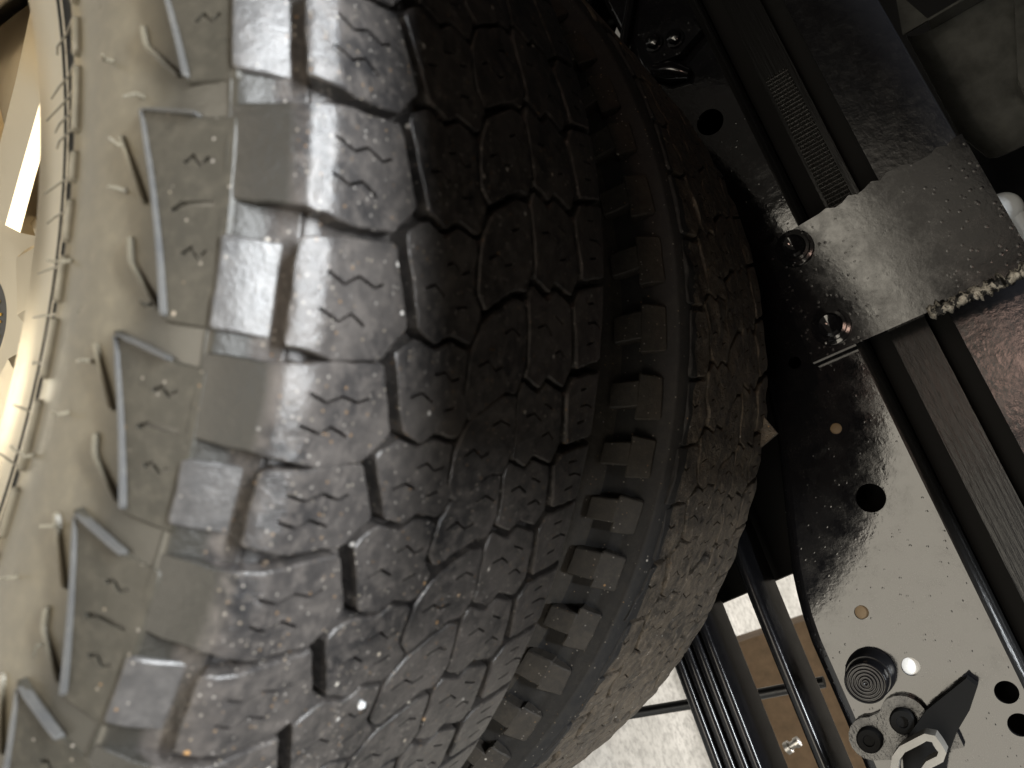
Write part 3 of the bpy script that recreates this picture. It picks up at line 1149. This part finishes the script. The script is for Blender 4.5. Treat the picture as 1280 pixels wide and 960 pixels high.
B1, B2 = (-.441, .3085), (-.434, .3385)
out = lobe(B1[0], B1[1], .0165, 200, 380) + [(-.424, .3235)] + lobe(B2[0], B2[1], .0185, -30, 110) + [(-.452, .372), (-.463, .372), (-.462, .330)]
bobj('bracket_plate', plate_bm(out, XW - .009, .008), M['cast'], hb, False, .0014)
for by, bz in (B1, B2):
    bobj('bolt', cyl_bm((XW - .009, by, bz), (-1, 0, 0), .009, .006, 24, rings=[(0, .0100), (.006, .0098), (.0075, .0085), (.0078, .0045), (.0060, .0040), (.0058, .001)]), M['black'], hb, True)
ARM_ = [(-0.4298, 0.3593), (-0.4154, 0.396), (-0.4228, 0.4009), (-0.4374, 0.3883), (-0.4496, 0.3732), (-0.4641, 0.36), (-0.4845, 0.3465), (-0.4786, 0.3198), (-0.4484, 0.3322)]
LOOP_ = [(-0.4725, 0.3196), (-0.459, 0.3245), (-0.4513, 0.3292), (-0.4466, 0.3362), (-0.4425, 0.3555), (-0.4449, 0.3603), (-0.4551, 0.3621), (-0.4589, 0.3586), (-0.4608, 0.3495), (-0.4647, 0.3442), (-0.4762, 0.3366)]
bobj('bracket_arm', plate_bm(ARM_, .492, .016), M['black'], hb, False, .003, 3)
loop = [(.470, y, z) for y, z in resample(LOOP_, .004, False)]
lb = bmesh.new()
Rr = []
for (x, y, z) in loop:
    k_ = loop.index((x, y, z))
    ta, tb_ = loop[max(k_ - 1, 0)], loop[min(k_ + 1, len(loop) - 1)]
    d = Vector((0, tb_[2] - ta[2], -(tb_[1] - ta[1]))).normalized() * .75
    p_ = Vector((x, y, z))
    Rr.append([lb.verts.new(q) for q in (p_ - d * .0035 + Vector((-.007, 0, 0)), p_ + d * .0035 + Vector((-.007, 0, 0)), p_ + d * .0035 + Vector((.012, 0, 0)), p_ - d * .0035 + Vector((.012, 0, 0)))])
for a_, b_ in zip(Rr, Rr[1:]):
    for i in range(4):
        j = (i + 1) % 4
        lb.faces.new((a_[i], a_[j], b_[j], b_[i]))
lb.faces.new(Rr[0])
lb.faces.new(Rr[-1][::-1])
bobj('bent_loop', lb, M['bare'], hb, True, .001)

# hitch plate bolted over rail and sill
hp = thing('hitch_plate', (.5, -.09, .48), 'square glossy black steel plate bolted across the frame rail and bed sill', 'steel plate')
edge = [(-.145, .3915), (-.030, .3945)]
zz = .3945
n = 26
for k in range(1, n + 1):
    z = .3945 + (.572 - .3945) * k / n
    rough_ = 0.0 if z < .45 or z > .56 else .0035
    edge.append((-.031 + .006 * math.sin((z - .3945) * 9) + rnd.uniform(-rough_, rough_), z))
edge += [(-.148, .572)]
pb = plate_bm(edge, .4935, .0085)
for v_ in pb.verts:
    v_.co.x -= (v_.co.z - .47) * .022
bobj('plate', pb, M['plate'], hp, False, .0011)
for by, bz in ((-.046, .419), (-.123, .418)):
    bobj('bolt', cyl_bm((.4935, by, bz), (-1, 0, 0), .012, .01, 32, rings=[(0, .0165), (.002, .0163), (.0024, .0135), (.0045, .0130), (.0048, .0105), (.0085, .0100), (.0098, .0080), (.0090, .0050), (.0082, .0010)]), M['paint'], hp, True)
# weld bead along the rear edge
V, F = [], []
nb = 70
for i in range(nb):
    t = i / (nb - 1)
    z = .489 + t * (.572 - .489)
    for k in range(8):
        a = 2 * math.pi * k / 8
        rr = .0040 * (1 + 1.0 * noise.noise(Vector((z * 300, k * .8, 0))) + .5 * noise.noise(Vector((z * 900, k * 1.7, 4)))) + .0004
        V.append((.4935 + rr * .8 * math.cos(a), -.1480 + rr * 1.3 * math.sin(a) + .0012 * noise.noise(Vector((z * 90, 2, 7))), z))
for i in range(nb - 1):
    for k in range(8):
        F.append((i * 8 + k, i * 8 + (k + 1) % 8, (i + 1) * 8 + (k + 1) % 8, (i + 1) * 8 + k))
o = obj('weld_bead', V, F, M['weld'], hp, True)
o['label'] = 'rough pale weld bead on the plate edge'

# bed sill beam above the rail
sill = thing('bed_sill', (.56, -.2, .5), 'dark stepped steel bed sill running above the frame rail', 'steel beam')
bobj('lower_lip', extrude_profile([(.530, .4545), (.530, .4855), (.60, .4855), (.60, .4545)], -1.2, .9), M['streak'], sill, False, .0025)
bobj('mesh_tape', box_bm(.5285, .5305, -.028, .13, .4575, .4790), M['woven'], sill, False, .0006)
bobj('recess', box_bm(.556, .60, -1.2, .9, .4858, .5035), M['black'], sill)
bobj('side_panel', extrude_profile([(.530, .5035), (.530, .5705), (.536, .5725), (.61, .5725), (.61, .5035)], -1.2, .9), M['panel'], sill, False, .002)
bobj('gap_filler', box_bm(.545, .60, -1.2, .9, .4375, .4543), M['black'], sill)  # black strip added to close the gap, standing in for its shade

# bed floor far above and its hanging sheet-metal support
bed = thing('truck_bed', (1.2, 0, .75), 'dark underside of the truck bed overhead at top right', 'truck bed')
bobj('bed_floor', box_bm(.45, 2.0, -1.6, 1.6, .80, .82), M['paint_flat'], bed)
bobj('inner_panel', box_bm(.93, .95, -1.2, .9, .42, .80), M['paint_flat'], bed)
sup = thing('sheet_support', (.72, .1, .65), 'bent grey sheet-metal bed support hanging above the sill', 'sheet metal bracket')
bm = bmesh.new()
rows = []
ysn = 14
for k in range(ysn + 1):
    y = .183 - .165 * k / ysn
    z0 = .609 - .004 * k / ysn + (.012 * max(0, k - 11) / 3)
    row = [(.704, z0 - .012), (.712, z0 - .009), (.720, z0 - .002), (.725, z0 + .010), (.727, z0 + .03), (.728, .70), (.728, .79)]
    rows.append([bm.verts.new((x, y, z)) for x, z in row])
for a_, b_ in zip(rows, rows[1:]):
    for i in range(len(row) - 1):
        bm.faces.new((a_[i], b_[i], b_[i + 1], a_[i + 1]))
g = bmesh.ops.extrude_face_region(bm, geom=bm.faces[:])
bmesh.ops.translate(bm, verts=[e for e in g['geom'] if isinstance(e, bmesh.types.BMVert)], vec=(.003, 0, 0))
bobj('panel', bm, M['zinc'], sup, True)
bobj('end_tab', plate_bm([(.1835, .594), (.226, .606), (.225, .611), (.214, .614), (.1835, .622)], .702, .003), M['zinc'], sup, False, .0008)
bobj('edge_flange', box_bm(.704, .7268, .1836, .1862, .622, .79), M['zinc'], sup, False, .0008)
bobj('rear_rib', plate_bm([(.165, .70), (.075, .662), (.03, .66), (.03, .79), (.165, .79)], .700, .012), M['zinc'], sup, False, .003)

# white knob with a stem behind the sill
kn = thing('white_clip', (.63, -.05, .59), 'glossy white knob-shaped clip behind the black plate, right edge', 'clip')
bmk = bmesh.new()
bmesh.ops.create_uvsphere(bmk, u_segments=24, v_segments=14, radius=.0165, matrix=Matrix.Translation((.64, -.058, .588)))
bobj('knob', bmk, M['white'], kn, True)
bobj('stem', tube_bm([(.64, -.066, .592), (.638, -.085, .594), (.636, -.105, .592), (.64, -.16, .59)], [.010, .006, .009, .022], 14), M['white'], kn, True)

# ------------------------------------------------------------------ leaf springs
ls = thing('leaf_spring', (.535, -.4, .19), 'stacked black leaf spring pack below the frame rail', 'leaf spring')
def bullnose(x0, x1, z0, t):
    r = t / 2
    p_ = []
    for k in range(9):
        a = math.pi / 2 + math.pi * k / 8
        p_.append((x0 + r + r * math.cos(a), z0 + r + r * math.sin(a)))
    for k in range(9):
        a = -math.pi / 2 + math.pi * k / 8
        p_.append((x1 - r + r * math.cos(a), z0 + r + r * math.sin(a)))
    return p_


for k in range(4):
    z0 = .1715 + k * .0112
    bobj('leaf', extrude_profile(bullnose(.500, .570, z0, .0106), -1.15 + k * .02, .75, 24, lambda y: .2 * max(0, -.45 - y) ** 2 + 1.25 * max(0, y + .02) ** 2), M['spring'], ls, True)
ov_ = thing('overload_leaf', (.535, -.4, .27), 'single curved black overload leaf between spring pack and frame', 'leaf spring')
bobj('leaf', extrude_profile(bullnose(.498, .570, .2560, .0110), -1.0, .5, 40, lambda y: .0035 + .10 * (y + .36) ** 2 * (1 if y > -.36 else .3) + 1.0 * max(0, y) ** 2), M['spring'], ov_, True)

o = bobj('dark_backing', plate_bm([(-.315, .05), (-.300, .30), (-.24, .345), (.3, .36), (.3, -.1), (-.25, -.1)], .60, .06), M['black'], None, False, .006)  # made-up black block; darkens the open view to the lit floor
tag(o, 'matt black block added to darken the open view behind the leaf springs and tyre', 'backing block')
# brake cable crossing behind the springs
CABLE = [(.80, -.386, -.12), (.80, -.395, -.036), (.80, -.405, .051), (.80, -.417, .142), (.80, -.424, .218)]
o = bobj('brake_cable', tube_bm(CABLE, .0065, 12), M['paint_flat'], None, True)
tag(o, 'thin black bar crossing behind the leaf springs above the floor', 'bar')

# cardboard box standing on the floor beyond
cb = thing('cardboard_box', (2.3, -.55, -.4), 'brown cardboard box on the floor seen between the spring leaves', 'box')
bobj('carton', box_bm(2.1, 2.5, -.90, -.415, -.401, -.08), M['card'], cb, False, .004)
bobj('flap', box_bm(2.10, 2.25, -.89, -.425, -.0795, -.076), M['card'], cb)
o = bobj('brass_fitting', cyl_bm((1.25, -.555, .005), (0, .25, 1), .008, .03, 16, rings=[(0, .010), (.008, .010), (.0085, .006), (.018, .006), (.0185, .0085), (.026, .008), (.027, .003)]), M['steel'], None, True)
tag(o, 'small pale metal fitting in front of the cardboard box', 'fitting')

# ------------------------------------------------------------------ front bracket and posts at the top
fb = thing('shock_bracket', (.5, .2, .4), 'black bracket with two round bolts high on the frame rail', 'bracket')
bobj('bracket_plate', plate_bm([(.232, .372), (.218, .425), (.196, .428), (.186, .400), (.192, .376)], XW - .012, .010), M['plate'], fb, False, .0015)
bobj('lip', tube_bm([(XW - .004, .190, .372), (XW - .006, .178, .386), (XW - .004, .166, .400)], [.008, .012, .006], 12), M['plate'], fb, True)
for by, bz in ((.2125, .3835), (.2035, .4030)):
    bobj('bolt', cyl_bm((XW - .012, by, bz), (-1, 0, 0), .008, .006, 20, rings=[(0, .0095), (.002, .0095), (.0022, .007), (.007, .0065), (.0082, .003)]), M['paint'], fb, True)
# ------------------------------------------------------------------ fender arch over the wheel (unseen, above the view; lip shaped to shade the tread)
fd = thing('wheel_arch', (-.15, 0, .6), 'unseen truck wheel arch above the tyres, shaped to shade the tread', 'fender')
V, F = [], []
seg = 48
for k in range(seg + 1):
    th = math.radians(-95 + 128 * k / seg)
    dx_ = .0030 * max(0, math.degrees(th) - 19)
    for x, r in ((-.120, .645), (-.104, .615), (-.092, .620), (-.06, .66), (.44, .66), (.44, .70), (-.115, .90)):
        V.append((min(x + dx_, .44), -r * math.sin(th), r * math.cos(th)))
n = 7
for k in range(seg):
    for i in range(n - 1):
        F.append((k * n + i, k * n + i + 1, (k + 1) * n + i + 1, (k + 1) * n + i))
obj('arch_liner', V, F, M['paint_flat'], fd, True)
